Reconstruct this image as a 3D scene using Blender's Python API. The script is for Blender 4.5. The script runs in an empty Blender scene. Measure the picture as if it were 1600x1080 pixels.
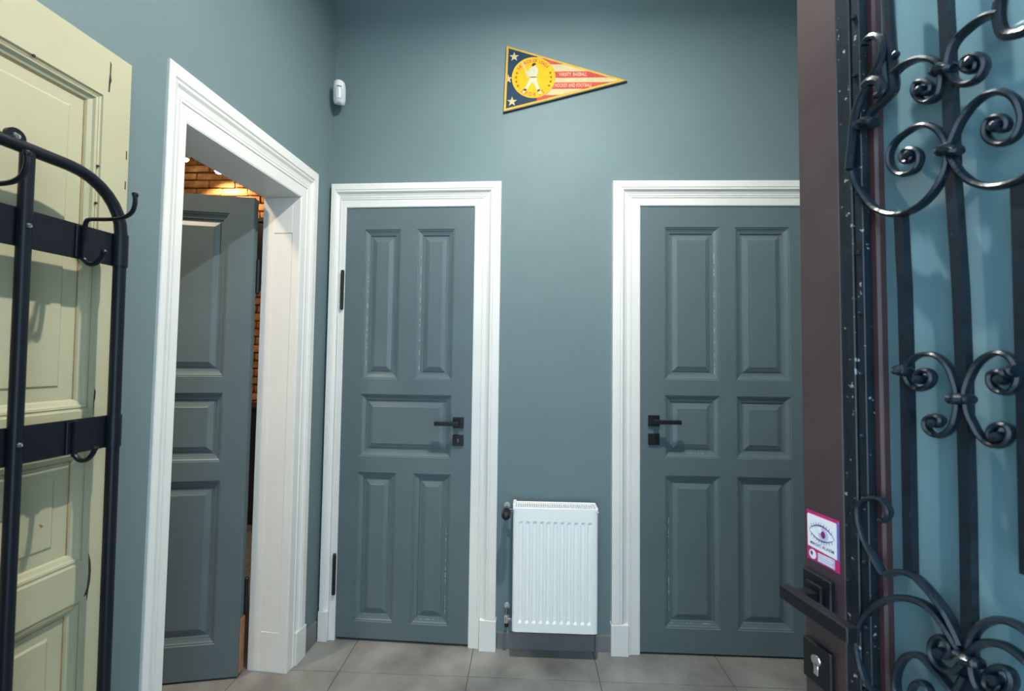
import bpy, bmesh, math, random
from mathutils import Vector, Matrix
random.seed(7)
SC = bpy.context.scene
COL = SC.collection
PI = math.pi

# ---------------------------------------------------------------- camera
F_PX, YAW, PITCH, ROLL = 670.3, .0343, .0397, .0127
CAM = Vector((.9963, -2.0739, 1.3416))
def setup_camera():
    cd = bpy.data.cameras.new('camera'); co = bpy.data.objects.new('camera', cd); COL.objects.link(co)
    cy, sy, cp, sp = math.cos(YAW), math.sin(YAW), math.cos(PITCH), math.sin(PITCH)
    f = Vector((-sy*cp, cy*cp, sp)); r0 = Vector((cy, sy, 0)); u0 = r0.cross(f)
    c, s = math.cos(ROLL), math.sin(ROLL)
    r = c*r0 + s*u0; u = -s*r0 + c*u0
    co.matrix_world = Matrix(((r.x, u.x, -f.x, CAM.x), (r.y, u.y, -f.y, CAM.y), (r.z, u.z, -f.z, CAM.z), (0, 0, 0, 1)))
    cd.sensor_fit = 'HORIZONTAL'; cd.sensor_width = 36; cd.lens = F_PX/1600*36
    cd.clip_start = .02
    cd.dof.use_dof = True; cd.dof.focus_distance = 2.05; cd.dof.aperture_fstop = 5.0
    SC.camera = co
setup_camera()

# ---------------------------------------------------------------- world, lights, exposure
SC.view_settings.view_transform = 'Standard'
SC.view_settings.look = 'None'
SC.view_settings.gamma = 1
SC.view_settings.use_curve_mapping = False
SC.view_settings.exposure = 0.0
w = bpy.data.worlds.new('world'); SC.world = w; w.use_nodes = True
w.node_tree.nodes['Background'].inputs[0].default_value = (.60, .82, 1.0, 1)
w.node_tree.nodes['Background'].inputs[1].default_value = 3.4

def lamp(name, kind, loc, power, color, size=.1, target=None, spread=None, spot=None):
    ld = bpy.data.lights.new(name, kind); lo = bpy.data.objects.new(name, ld); COL.objects.link(lo)
    lo.location = loc; ld.energy = power; ld.color = color
    if kind == 'AREA':
        ld.shape = 'DISK'; ld.size = size
        if spread: ld.spread = spread
    else: ld.shadow_soft_size = size
    if kind == 'SPOT': ld.spot_size, ld.spot_blend = spot
    if target is not None:
        lo.rotation_euler = (Vector(target)-Vector(loc)).to_track_quat('-Z', 'Y').to_euler()
    return lo
lamp('hall_ceiling_light', 'AREA', (1.13, -1.1, 3.08), 50, (1.0, .94, .85), .05, (1.13, -1.1, 0))
lamp('hall_ceiling_fill', 'AREA', (1.13, -1.1, 3.13), 24, (.92, 1.0, 1.0), .12, (1.13, -1.1, 5))  # added fill, brightens the ceiling so the upper walls get bounce
lamp('brick_spot_light', 'SPOT', (-1.80, 1.64, 3.00), 34, (1.0, .70, .38), .03, (-1.78, 1.80, 2.6), spot=(2.4, .6))
lamp('side_room_fill', 'AREA', (-1.1, -1.3, 3.3), 46, (1.0, .80, .58), .3, (-1.1, -1.3, 0))  # warm fill added for the jamb and open leaf, no fixture

# ---------------------------------------------------------------- materials
def mat(name, col, rough=.5, metal=0., noise=0., nscale=8., bump=0., bscale=60., spec=.5, emit=None, coat=0., wear=None):
    """procedural principled material: slight tone noise, fine relief, optional wear (colour, threshold, scale)"""
    m = bpy.data.materials.new(name); m.use_nodes = True
    nt = m.node_tree; n = nt.nodes; b = n['Principled BSDF']
    b.inputs['Roughness'].default_value = rough; b.inputs['Metallic'].default_value = metal
    b.inputs['Specular IOR Level'].default_value = spec
    b.inputs['Coat Weight'].default_value = coat
    c4 = (*col, 1)
    b.inputs['Base Color'].default_value = c4
    tc = n.new('ShaderNodeTexCoord')
    out = None
    if noise > 0:
        t = n.new('ShaderNodeTexNoise'); t.inputs['Scale'].default_value = nscale; t.inputs['Detail'].default_value = 5
        nt.links.new(tc.outputs['Object'], t.inputs['Vector'])
        r = n.new('ShaderNodeValToRGB'); r.color_ramp.elements[0].position = .3; r.color_ramp.elements[1].position = .7
        r.color_ramp.elements[0].color = (*[x*(1-noise) for x in col], 1)
        r.color_ramp.elements[1].color = (*[min(1, x*(1+noise)) for x in col], 1)
        nt.links.new(t.outputs['Fac'], r.inputs['Fac']); out = r.outputs['Color']
    if wear:
        t = n.new('ShaderNodeTexNoise'); t.inputs['Scale'].default_value = wear[2]; t.inputs['Detail'].default_value = 6
        nt.links.new(tc.outputs['Object'], t.inputs['Vector'])
        r = n.new('ShaderNodeValToRGB'); r.color_ramp.elements[0].position = wear[1]; r.color_ramp.elements[1].position = wear[1]+.03
        r.color_ramp.elements[0].color = (0, 0, 0, 1); r.color_ramp.elements[1].color = (1, 1, 1, 1)
        nt.links.new(t.outputs['Fac'], r.inputs['Fac'])
        mx = n.new('ShaderNodeMix'); mx.data_type = 'RGBA'
        nt.links.new(r.outputs['Color'], mx.inputs['Factor'])
        if out: nt.links.new(out, mx.inputs[6])
        else: mx.inputs[6].default_value = c4
        mx.inputs[7].default_value = (*wear[0], 1); out = mx.outputs[2]
    if out: nt.links.new(out, b.inputs['Base Color'])
    if bump > 0:
        t = n.new('ShaderNodeTexNoise'); t.inputs['Scale'].default_value = bscale; t.inputs['Detail'].default_value = 3
        nt.links.new(tc.outputs['Object'], t.inputs['Vector'])
        bp = n.new('ShaderNodeBump'); bp.inputs['Strength'].default_value = bump; bp.inputs['Distance'].default_value = .002
        nt.links.new(t.outputs['Fac'], bp.inputs['Height']); nt.links.new(bp.outputs['Normal'], b.inputs['Normal'])
    if emit:
        b.inputs['Emission Color'].default_value = (*emit[0], 1); b.inputs['Emission Strength'].default_value = emit[1]
    return m
def glass_mat(name, tint, veil, share, rough):
    """glass: part clear, part diffusing colour that stands in for light on the pane, with a clear surface reflection"""
    m = bpy.data.materials.new(name); m.use_nodes = True
    nt = m.node_tree; n = nt.nodes
    for x in list(n):
        if x.type != 'OUTPUT_MATERIAL': n.remove(x)
    o = [x for x in n if x.type == 'OUTPUT_MATERIAL'][0]
    tr = n.new('ShaderNodeBsdfTransparent'); tr.inputs[0].default_value = (*tint, 1)
    df = n.new('ShaderNodeBsdfDiffuse'); df.inputs[0].default_value = (*veil, 1)
    tl = n.new('ShaderNodeBsdfTranslucent'); tl.inputs[0].default_value = (*veil, 1)
    gl = n.new('ShaderNodeBsdfGlossy'); gl.inputs['Roughness'].default_value = rough; gl.inputs[0].default_value = (.95, 1, 1, 1)
    fr = n.new('ShaderNodeFresnel'); fr.inputs[0].default_value = 1.6
    m0 = n.new('ShaderNodeMixShader'); m0.inputs[0].default_value = .25
    m1 = n.new('ShaderNodeMixShader'); m1.inputs[0].default_value = share
    m2 = n.new('ShaderNodeMixShader')
    L = nt.links.new
    L(df.outputs[0], m0.inputs[1]); L(tl.outputs[0], m0.inputs[2])
    L(tr.outputs[0], m1.inputs[1]); L(m0.outputs[0], m1.inputs[2])
    L(fr.outputs[0], m2.inputs[0]); L(m1.outputs[0], m2.inputs[1]); L(gl.outputs[0], m2.inputs[2])
    L(m2.outputs[0], o.inputs[0])
    return m
M = dict(
    wall=mat('grey_blue_wall_paint', (.143, .205, .218), .58, noise=.03, nscale=3, bump=.08, bscale=180, spec=.2),
    door=mat('grey_blue_door_paint', (.106, .150, .165), .38, noise=.04, nscale=5, bump=.10, bscale=90, spec=.4),
    worn=mat('chipped_pale_paint_edge', (.42, .47, .47), .7, wear=((.112, .158, .176), .52, 120)),
    white=mat('white_gloss_trim_paint', (.77, .77, .74), .38, noise=.02, nscale=6, bump=.12, bscale=70, spec=.4),
    ceil=mat('white_ceiling_paint', (.78, .78, .76), .8, noise=.02),
    tile=mat('grey_concrete_look_tile', (.215, .215, .203), .27, noise=.36, nscale=4.2, bump=.06, bscale=30, spec=.5),
    tileb=mat('grey_concrete_look_skirting', (.17, .175, .175), .45, noise=.12, nscale=6),
    grout=mat('dark_grey_grout', (.09, .09, .085), .8, noise=.1),
    cream=mat('aged_cream_paint', (.43, .415, .275), .5, noise=.06, nscale=4, bump=.18, bscale=45, wear=((.16, .10, .05), .735, 26)),
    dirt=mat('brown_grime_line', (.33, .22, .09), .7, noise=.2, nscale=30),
    crack=mat('dark_wood_crack', (.035, .025, .02), .9, noise=.2),
    wood=mat('raw_brown_wood_edge', (.33, .16, .08), .6, noise=.2, nscale=20),
    steel=mat('black_powder_coated_steel', (.007, .010, .015), .36, noise=.1, bump=.05, bscale=200, spec=.3),
    matte=mat('matte_black_metal', (.006, .007, .009), .42, noise=.1),
    iron=mat('black_painted_wrought_iron', (.006, .013, .021), .28, noise=.3, nscale=40, bump=.3, bscale=120, spec=.45, wear=((.25, .27, .28), .74, 130)),
    ironw=mat('flaking_black_iron_frame', (.006, .013, .020), .34, noise=.3, nscale=40, bump=.4, bscale=110, spec=.45, wear=((.30, .30, .29), .66, 95)),
    brown=mat('dark_brown_door_paint', (.060, .040, .042), .40, noise=.15, nscale=7, bump=.30, bscale=22, spec=.5),
    bead=mat('red_brown_glazing_bead', (.085, .040, .042), .42, noise=.15, nscale=10, bump=.1),
    glass=glass_mat('lightened_blue_glass', (.72, .93, .97), (.27, .475, .55), .72, .07),  # diffusing blue put in to brighten a pane that is too dark clear
    rad=mat('white_radiator_enamel', (.90, .91, .91), .28, noise=.01, spec=.5),
    slot=mat('painted_slot_shade', (.06, .065, .07), .8, noise=.1),
    chrome=mat('chrome', (.75, .76, .77), .16, metal=1, noise=.02),
    rose=mat('grey_pipe_rose', (.34, .38, .39), .3, noise=.03),
    plastic=mat('white_plastic', (.80, .82, .82), .35, noise=.01),
    lens=mat('pale_sensor_lens', (.66, .70, .71), .25, noise=.02),
    brick=mat('orange_clay_brick', (.55, .27, .10), .85, noise=.35, nscale=14, bump=.6, bscale=40),
    brickb=mat('brown_clay_brick', (.40, .18, .07), .85, noise=.35, nscale=14, bump=.6, bscale=40),
    mortar=mat('dark_sandy_mortar', (.16, .10, .06), .95, noise=.3, nscale=30, bump=.5),
    sidewall=mat('side_room_plaster', (.42, .33, .24), .8, noise=.05),
    sideceil=mat('side_room_dark_ceiling', (.05, .045, .05), .8, noise=.1),
    navy=mat('navy_black_furniture', (.012, .014, .028), .4, noise=.2),
    bulb=mat('lit_bulb', (1, .9, .75), .4, emit=((1, .82, .58), 22)),
    lampw=mat('lit_lamp_diffuser', (1, .95, .88), .4, emit=((1, .95, .86), 6)),
    bluecan=mat('blue_lamp_shade', (.02, .03, .25), .35, noise=.05),
    p_yel=mat('pennant_yellow', (.62, .37, .010), .6, spec=.12, noise=.08, nscale=25),
    p_bord=mat('pennant_border_yellow', (.55, .34, .05), .6, spec=.12, noise=.1, nscale=25),
    p_edge=mat('pennant_dark_edge', (.03, .035, .03), .6, noise=.1),
    p_navy=mat('pennant_navy', (.013, .034, .066), .6, spec=.12, noise=.12, nscale=25),
    p_red=mat('pennant_red', (.46, .065, .055), .6, spec=.12, noise=.12, nscale=25),
    p_crm=mat('pennant_cream', (.52, .43, .235), .6, spec=.12, noise=.08, nscale=25),
    p_pale=mat('pennant_pale_lettering', (.60, .42, .29), .6, spec=.12, noise=.05),
    p_fig=mat('pennant_uniform', (.50, .49, .35), .6, spec=.12, noise=.1, nscale=60),
    p_dark=mat('pennant_dark_print', (.035, .03, .03), .6, spec=.12, noise=.1),
    p_star=mat('pennant_brown_star', (.22, .10, .008), .6, spec=.12, noise=.1),
    s_mag=mat('sticker_magenta', (.55, .02, .16), .3, noise=.04),
    s_blue=mat('sticker_violet_edge', (.17, .14, .50), .3, noise=.04),
    s_white=mat('sticker_white', (.86, .86, .90), .3, noise=.01),
    s_ink=mat('sticker_dark_violet_ink', (.07, .05, .20), .4, noise=.05),
    s_iris=mat('sticker_lilac_iris', (.55, .50, .72), .3, noise=.05),
    s_pup=mat('sticker_purple_pupil', (.22, .02, .18), .3, noise=.05),
)

# ---------------------------------------------------------------- mesh helpers
class MB:
    def __init__(s): s.v = []; s.f = []
    def add(s, vs, fs):
        o = len(s.v); s.v += [tuple(x) for x in vs]; s.f += [tuple(i+o for i in f) for f in fs]; return s
    def box(s, x0, x1, y0, y1, z0, z1, c=0.):
        """box; c > 0 chamfers every edge (24 corner points)"""
        if c <= 0:
            vs = [(x, y, z) for x in (x0, x1) for y in (y0, y1) for z in (z0, z1)]
            return s.add(vs, [(0, 1, 3, 2), (4, 6, 7, 5), (0, 4, 5, 1), (2, 3, 7, 6), (0, 2, 6, 4), (1, 5, 7, 3)])
        bm = bmesh.new(); bmesh.ops.create_cube(bm, size=1)
        for v in bm.verts: v.co = Vector(((x0+x1)/2+v.co.x*(x1-x0), (y0+y1)/2+v.co.y*(y1-y0), (z0+z1)/2+v.co.z*(z1-z0)))
        bmesh.ops.bevel(bm, geom=bm.edges[:], offset=c, segments=1, affect='EDGES', profile=.5)
        bm.verts.index_update()
        s.add([v.co[:] for v in bm.verts], [[v.index for v in f.verts] for f in bm.faces]); bm.free(); return s
    def prism(s, poly, y0, y1):
        """polygon of (x, z) extruded from y0 (front) to y1"""
        k = len(poly)
        vs = [(x, y0, z) for x, z in poly]+[(x, y1, z) for x, z in poly]
        return s.add(vs, [tuple(range(k)), tuple(range(2*k-1, k-1, -1))]+[(i, i+k, (i+1) % k+k, (i+1) % k) for i in range(k)])
    def lathe(s, prof, axis='z', c=(0, 0, 0), seg=16):
        """profile of (radius, height) turned about an axis"""
        vs = []; fs = []; k = len(prof)
        for i in range(seg):
            a = 2*PI*i/seg
            for r, h in prof:
                p = (r*math.cos(a), r*math.sin(a), h)
                if axis == 'y': p = (p[0], p[2], p[1])
                if axis == 'x': p = (p[2], p[0], p[1])
                vs.append((p[0]+c[0], p[1]+c[1], p[2]+c[2]))
        for i in range(seg):
            j = (i+1) % seg
            for q in range(k-1): fs.append((i*k+q, j*k+q, j*k+q+1, i*k+q+1))
        if prof[0][0] > 0: fs.append(tuple(i*k for i in range(seg))[::-1])
        if prof[-1][0] > 0: fs.append(tuple(i*k+k-1 for i in range(seg)))
        return s.add(vs, fs)
    def tube(s, pts, rad, seg=10, sec=None):
        """round (or sec=(in-plane, out-of-plane y) elliptical) bar swept along pts; rad is a number or one per point"""
        P = [Vector(p) for p in pts]; n = len(P)
        if not hasattr(rad, '__len__'): rad = [rad]*n
        vs = []; fs = []; up = None
        for i, p in enumerate(P):
            t = (P[min(i+1, n-1)]-P[max(i-1, 0)]).normalized()
            if sec: a = t.cross(Vector((0, 1, 0))).normalized(); b = Vector((0, 1, 0))
            else:
                if up is None: up = Vector((0, 0, 1)) if abs(t.z) < .9 else Vector((0, 1, 0))
                a = t.cross(up).normalized(); b = a.cross(t).normalized(); up = b
            ra, rb = (rad[i], rad[i]) if not sec else (rad[i]*sec[0], rad[i]*sec[1])
            for q in range(seg):
                g = 2*PI*q/seg; vs.append(p+a*math.cos(g)*ra+b*math.sin(g)*rb)
        for i in range(n-1):
            for q in range(seg):
                r = (q+1) % seg; fs.append((i*seg+q, i*seg+r, (i+1)*seg+r, (i+1)*seg+q))
        fs.append(tuple(range(seg))[::-1]); fs.append(tuple((n-1)*seg+q for q in range(seg)))
        return s.add(vs, fs)
    def rings(s, x0, x1, z0, z1, prof):
        """nested rectangles: prof is a list of (inset, y)"""
        vs = []; fs = []
        for d, y in prof: vs += [(x0+d, y, z0+d), (x1-d, y, z0+d), (x1-d, y, z1-d), (x0+d, y, z1-d)]
        for i in range(len(prof)-1):
            for q in range(4): r = (q+1) % 4; fs.append((i*4+q, i*4+r, i*4+4+r, i*4+4+q))
        k = (len(prof)-1)*4; fs.append((k, k+1, k+2, k+3)); return s.add(vs, fs)
    def build(s, name, m, parent=None, smooth=False, xf=None):
        me = bpy.data.meshes.new(name); vs = s.v if xf is None else [xf(v) for v in s.v]
        me.from_pydata(vs, [], s.f); me.materials.append(m)
        bm = bmesh.new(); bm.from_mesh(me); bmesh.ops.recalc_face_normals(bm, faces=bm.faces[:]); bm.to_mesh(me); bm.free()
        if smooth:
            me.shade_smooth(); me.set_sharp_from_angle(angle=math.radians(38))
        return link(name, me, parent)
def link(name, me, parent=None):
    o = bpy.data.objects.new(name, me); COL.objects.link(o)
    if parent is not None: o.parent = parent
    return o
def tag(o, label=None, cat=None, group=None, kind=None):
    if label: o['label'] = label
    if cat: o['category'] = cat
    if group: o['group'] = group
    if kind: o['kind'] = kind
    return o
def empty(name, loc=(0, 0, 0), rz=0.):
    o = bpy.data.objects.new(name, None); COL.objects.link(o); o.location = loc; o.rotation_euler = (0, 0, rz)
    o.empty_display_size = .05; return o
def spline(pts, sub=5):
    """Catmull-Rom through the points"""
    P = [Vector(p) for p in pts]; P = [P[0]*2-P[1]]+P+[P[-1]*2-P[-2]]; out = []
    for i in range(1, len(P)-2):
        for k in range(sub):
            t = k/sub; a, b, c, d = P[i-1:i+3]
            out.append(.5*((2*b)+(c-a)*t+(2*a-5*b+4*c-d)*t*t+(3*b-a-3*c+d)*t**3))
    return out+[P[-2]]
def text_mesh(body, size, xs=1.0):
    cu = bpy.data.curves.new('lettering', 'FONT'); cu.body = body; cu.size = size; cu.align_x = 'CENTER'; cu.align_y = 'CENTER'
    cu.extrude = size*.02; cu.resolution_u = 2; cu.offset = size*.012
    o = bpy.data.objects.new('lettering', cu); COL.objects.link(o)
    dg = bpy.context.evaluated_depsgraph_get(); dg.update()
    me = bpy.data.meshes.new_from_object(o.evaluated_get(dg)); bpy.data.objects.remove(o); bpy.data.curves.remove(cu)
    # letters lie in x, z and face -y
    for v in me.vertices: x, y, z = v.co; v.co = (x*xs, -z, y)
    return me

# ---------------------------------------------------------------- frames of the room
TL = .0759                                    # the left wall leans a little off square
LROT = PI/2-math.atan(TL)                     # local x runs along the left wall away from the camera, local y into it
BROT = -math.atan(.0356)                      # the stretch of back wall with the narrow door
XR = 2.52                                     # right wall
HC = 3.30                                     # ceiling
YE = -1.92                                    # inner face of the entrance wall
def lw(s, n, z): # point on the left wall: s from the corner towards the camera, n into the room
    k = math.hypot(1, TL); return Vector(((-TL*s+n)/k, (-s-TL*n)/k, z))

# ---------------------------------------------------------------- floor, ceiling
fl = MB().box(-3.4, XR+.3, -3.2, 2.1, -.12, -.003).build('floor', M['grout'])
tag(fl, 'floor of large grey concrete-look tiles with thin dark joints', kind='structure')
def tiles(xs, ys):
    for i in range(len(xs)-1):
        for j in range(len(ys)-1):
            g = .0015
            o = MB().box(xs[i]+g, xs[i+1]-g, ys[j]+g, ys[j+1]-g, -.010, random.uniform(-.0002, .0003), .0012).build('tile', M['tile'], fl)
T = .559
tiles([-.209, .203, .203+T, .203+2*T, .203+3*T, XR+.06], [-.195-5*T, -.195-4*T, -.195-3*T, -.195-2*T, -.195-T, -.195, .10])
tiles([-3.2, -2.6, -2.0, -1.4, -.8, -.209], [-1.68, -1.08, -.48, .12, .72, 1.32, 1.8])
c = MB().box(-.19, XR+.1, YE-.5, .16, HC, HC+.1).build('ceiling', M['ceil']); tag(c, 'white ceiling of the hall', kind='structure')

# ---------------------------------------------------------------- walls
D1X, D1W = .0905, .6456                       # narrow door: left edge and width in its own frame
O1 = Vector((.866, 0, 0))                     # bend of the back wall
def b1(x):                                    # hall x -> local x of the bent stretch
    return (x-.866)/math.cos(BROT)
wb = MB()
ca, sa = math.cos(BROT), math.sin(BROT)
def rotb(v): return (O1.x+v[0]*ca-v[1]*sa, O1.y+v[0]*sa+v[1]*ca, v[2])
t1 = MB()
xa, xb = b1(D1X)-.004, b1(D1X+D1W)+.004
t1.box(b1(-.02), xa, 0, .10, 0, HC); t1.box(xb, 0.001, 0, .10, 0, HC); t1.box(xa, xb, 0, .10, 2.104, HC); t1.box(b1(-.02), .001, .10, .16, 0, HC)
wb.add([rotb(v) for v in t1.v], t1.f)
D2A, D2B = 1.536, 2.356
wb.box(.866, D2A-.004, 0, .10, 0, HC); wb.box(D2B+.004, XR+.1, 0, .10, 0, HC); wb.box(D2A-.004, D2B+.004, 0, .10, 2.104, HC); wb.box(.866, XR+.1, .10, .16, 0, HC)
o = wb.build('wall_back', M['wall']); tag(o, 'grey blue back wall with two closed doors and a pennant', kind='structure')

OA, OB, OZ = .222, .816, 2.068                # left doorway: from s OA to OB, height OZ
WT = .172                                     # left wall thickness
lm = empty('frame_left')                      # only used to compute, removed below
bpy.data.objects.remove(lm)
def left_obj(mb, name, m, parent=None, smooth=False):
    """mesh given as x = -s, y = into the wall"""
    o = mb.build(name, m, parent, smooth)
    if parent is None: o.rotation_euler = (0, 0, LROT)
    return o
m_ = MB(); m_.box(-OA, .05, 0, WT, 0, HC); m_.box(-2.6, -OB, 0, WT, 0, HC); m_.box(-OB, -OA, 0, WT, OZ, HC)
o = left_obj(m_, 'wall_left', M['wall']); tag(o, 'grey blue left wall with the open white doorway', kind='structure')
o = MB().box(XR, XR+.12, YE-.5, .10, 0, HC).build('wall_right', M['wall']); tag(o, 'grey blue right wall behind the glazed entrance door', kind='structure')
EA, EB, EZ = .46, 1.68, 2.75                  # entrance opening behind the camera
m_ = MB().box(-.2, EA, YE-.42, YE, 0, HC).box(EB, XR+.1, YE-.42, YE, 0, HC).box(EA, EB, YE-.42, YE, EZ, HC)
o = m_.build('wall_entrance', M['wall']); tag(o, 'grey blue wall around the entrance opening', kind='structure')

# skirting tiles
def skirt(name, mb, lab, left=False):
    o = left_obj(mb, name, M['tileb']) if left else mb.build(name, M['tileb'])
    tag(o, lab, kind='structure')
skirt('baseboard_back', MB().box(.872, 1.328, -.010, .001, 0, .075, .001).box(1.330, 1.402, -.010, .001, 0, .075, .001), 'grey tile skirting under the radiator')
skirt('baseboard_left', MB().box(-.108, -.003, -.010, .001, 0, .095, .001), 'short grey tile skirting between the two left door casings', True)
skirt('trim_3', MB().box(-2.2, -.925, -.010, .001, 0, .095, .001), 'grey tile skirting under the cream panel door', True)
skirt('baseboard_right', MB().box(XR-.010, XR+.001, YE, -.04, 0, .085, .001), 'grey tile skirting along the right wall')

# ---------------------------------------------------------------- door casings
# fraction of the width from the outer edge, stand-out from the wall
CPROF = [(0, 0), (0, .034), (.03, .036), (.26, .036), (.29, .033), (.31, .033), (.34, .036), (.37, .034), (.43, .026), (.52, .021), (.56, .021), (.57, .017), (.60, .017), (.61, .023), (.66, .023), (.68, .020), (.97, .019), (1.0, .016), (1.0, -.004)]
CPROF_THIN = [(0, 0), (0, .0085), (.03, .0115), (.26, .012), (.28, .006), (.31, .006), (.34, .0125), (.37, .012), (.43, .0055), (.52, .0025), (.56, .0025), (.57, .0003), (.60, .0003), (.61, .0065), (.66, .0065), (.68, .0032), (.97, .003), (1.0, .001), (1.0, -.004)]
def casing(name, x0, x1, zt, wl, wr, wt, lab, place, hk=1.0):
    """three mitred sides around an opening x0..x1, zt; the outer edges lie wl, wr, wt outside it"""
    o = None
    mb = MB()
    pf, hk = (CPROF, 1.0) if hk == 1.0 else (CPROF_THIN, .38)
    n = len(pf)
    path = [(x0, 0, -wl, 0), (x0, zt, -wl, wt), (x1, zt, wr, wt), (x1, 0, wr, 0)]
    vs = []
    for px, pz, dx, dz in path:
        for fr, h in pf: vs.append((px+dx*(1-fr), -h, pz+dz*(1-fr)))
    fs = []
    for i in range(3):
        for q in range(n-1): fs.append((i*n+q, i*n+q+1, (i+1)*n+q+1, (i+1)*n+q))
    fs.append(tuple(range(n))); fs.append(tuple(3*n+q for q in range(n))[::-1])
    mb.add(vs, fs)
    o = place(mb, name, M['white']); tag(o, lab, kind='structure')
    for side, x, wd in ((-1, x0, wl), (1, x1, wr)):         # plinth blocks at the foot
        a, b = (x-wd-.003, x-wd*.42) if side < 0 else (x+wd*.42, x+wd+.003)
        MB().box(a, b, -.036*hk-.0014, 0, 0, .14, .0012).build('plinth', M['white'], o)
    return o
def place_d1(mb, name, m):
    o = mb.build(name, m); o.location = O1; o.rotation_euler = (0, 0, BROT); return o
casing('trim_1', b1(D1X), b1(D1X+D1W), 2.103, .073, .130, .116, 'white moulded casing around the narrow closed door', place_d1)
casing('trim_2', D2A, D2B, 2.103, .134, .134, .117, 'white moulded casing around the six-panel door', lambda mb, n, m: mb.build(n, m))
jl = casing('trim_4', -OB, -OA, OZ, .071, .118, .154, 'white moulded casing and deep lining of the left doorway', lambda mb, n, m: left_obj(mb, n, m), .32)
# lining of the left doorway
m_ = MB(); m_.box(-OB, -OA, -.001, WT+.004, OZ-.001, OZ+.02); m_.build('lining_head', M['white'], jl)
for x0, x1, nm in ((-OA-.001, -OA+.02, 'right'), (-OB-.02, -OB+.001, 'left')):
    o = MB().box(x0, x1, -.001, WT+.004, 0, OZ).build('lining_side', M['white'], jl)
# shallow sunk panel on the right lining: a raised border of four flats
x = -OA-.001
m_ = MB(); th = .0022
m_.box(x-th, x, -.001, .034, .004, OZ-.002, .001); m_.box(x-th, x, WT-.052, WT+.002, .004, OZ-.002, .0015)
m_.box(x-th, x, .034, WT-.052, 1.905, OZ-.002, .0015); m_.box(x-th, x, .034, WT-.052, .004, .17, .0015)
m_.build('lining_border', M['white'], jl)

# ---------------------------------------------------------------- panelled doors
PPROF = [(0, 0), (.002, .0035), (.007, .004), (.011, .008), (.022, .013), (.027, .014), (.029, .0195), (.039, .0195), (.041, .0165), (.060, .0095), (.062, .008)]
CPPROF = [(0, 0), (.002, .004), (.006, .005), (.008, .003), (.013, .004), (.016, .009), (.024, .013), (.027, .018), (.056, .018), (.058, .0165), (.061, .0145)]
def leaf(root, x0, x1, z0, z1, holes, m, prof, th=.04, name='leaf', two_sided=False):
    """stiles and rails round rectangular holes, one object; each panel is a part of its own"""
    xs = sorted({x0, x1, *[h[0] for h in holes], *[h[1] for h in holes]}); zs = sorted({z0, z1, *[h[2] for h in holes], *[h[3] for h in holes]})
    def hole(x, z): return any(h[0] < x < h[1] and h[2] < z < h[3] for h in holes)
    mb = MB(); bw = .002
    for i in range(len(xs)-1):
        for j in range(len(zs)-1):
            xm, zm = (xs[i]+xs[i+1])/2, (zs[j]+zs[j+1])/2
            if hole(xm, zm): continue
            a, b, c_, d = xs[i], xs[i+1], zs[j], zs[j+1]
            fa, fb, fc, fd = (a+bw if a == x0 else a), (b-bw if b == x1 else b), (c_+bw if c_ == z0 else c_), (d-bw if d == z1 else d)
            mb.add([(fa, 0, fc), (fb, 0, fc), (fb, 0, fd), (fa, 0, fd)], [(0, 1, 2, 3)])
            mb.add([(a, th, c_), (b, th, c_), (b, th, d), (a, th, d)], [(3, 2, 1, 0)])
            if a == x0: mb.add([(a, bw, c_), (fa, 0, fc), (fa, 0, fd), (a, bw, d), (a, th, d), (a, th, c_)], [(0, 1, 2, 3), (0, 3, 4, 5)])
            if b == x1: mb.add([(b, bw, c_), (fb, 0, fc), (fb, 0, fd), (b, bw, d), (b, th, d), (b, th, c_)], [(3, 2, 1, 0), (5, 4, 3, 0)])
            if c_ == z0: mb.add([(a, bw, c_), (b, bw, c_), (fb, 0, fc), (fa, 0, fc), (a, th, c_), (b, th, c_)], [(0, 1, 2, 3), (4, 5, 1, 0)])
            if d == z1: mb.add([(a, bw, d), (b, bw, d), (fb, 0, fd), (fa, 0, fd), (a, th, d), (b, th, d)], [(3, 2, 1, 0), (0, 1, 5, 4)])
    for h in holes:
        a, b, c_, d = h
        mb.add([(a, 0, c_), (b, 0, c_), (b, 0, d), (a, 0, d), (a, th, c_), (b, th, c_), (b, th, d), (a, th, d)], [(0, 1, 5, 4), (1, 2, 6, 5), (2, 3, 7, 6), (3, 0, 4, 7)])
    mb.build(name, m, root)
    for a, b, c_, d in holes:
        p = MB().rings(a, b, c_, d, prof)
        p.rings(a, b, c_, d, [(q, th-y) for q, y in prof] if two_sided else [(0, th-.012)])
        p.build('panel', m, root)
def lever(root, x, z, side, length, key=True, zkey=None):
    """square rose with a lever that points to side, key rose below"""
    h = MB().box(x-.026, x+.026, -.010, 0, z-.026, z+.026, .0015).build('handle', M['matte'], root)
    MB().box(x-.010, x+.010, -.052, -.010, z-.010, z+.010, .001).build('neck', M['matte'], h)
    a, b = (x-.011, x+length) if side > 0 else (x-length, x+.011)
    MB().box(a, b, -.060, -.044, z-.0095, z+.0095, .002).build('lever', M['matte'], h)
    if zkey:
        k = MB().box(x-.026, x+.026, -.009, 0, zkey-.026, zkey+.026, .0015).build('key_rose', M['matte'], root)
        MB().prism([(x-.003, zkey+.008), (x+.003, zkey+.008), (x+.003, zkey-.002), (x+.002, zkey-.010), (x-.002, zkey-.010), (x-.003, zkey-.002)], -.0095, -.006).build('keyhole', M['chrome'], k)
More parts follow.
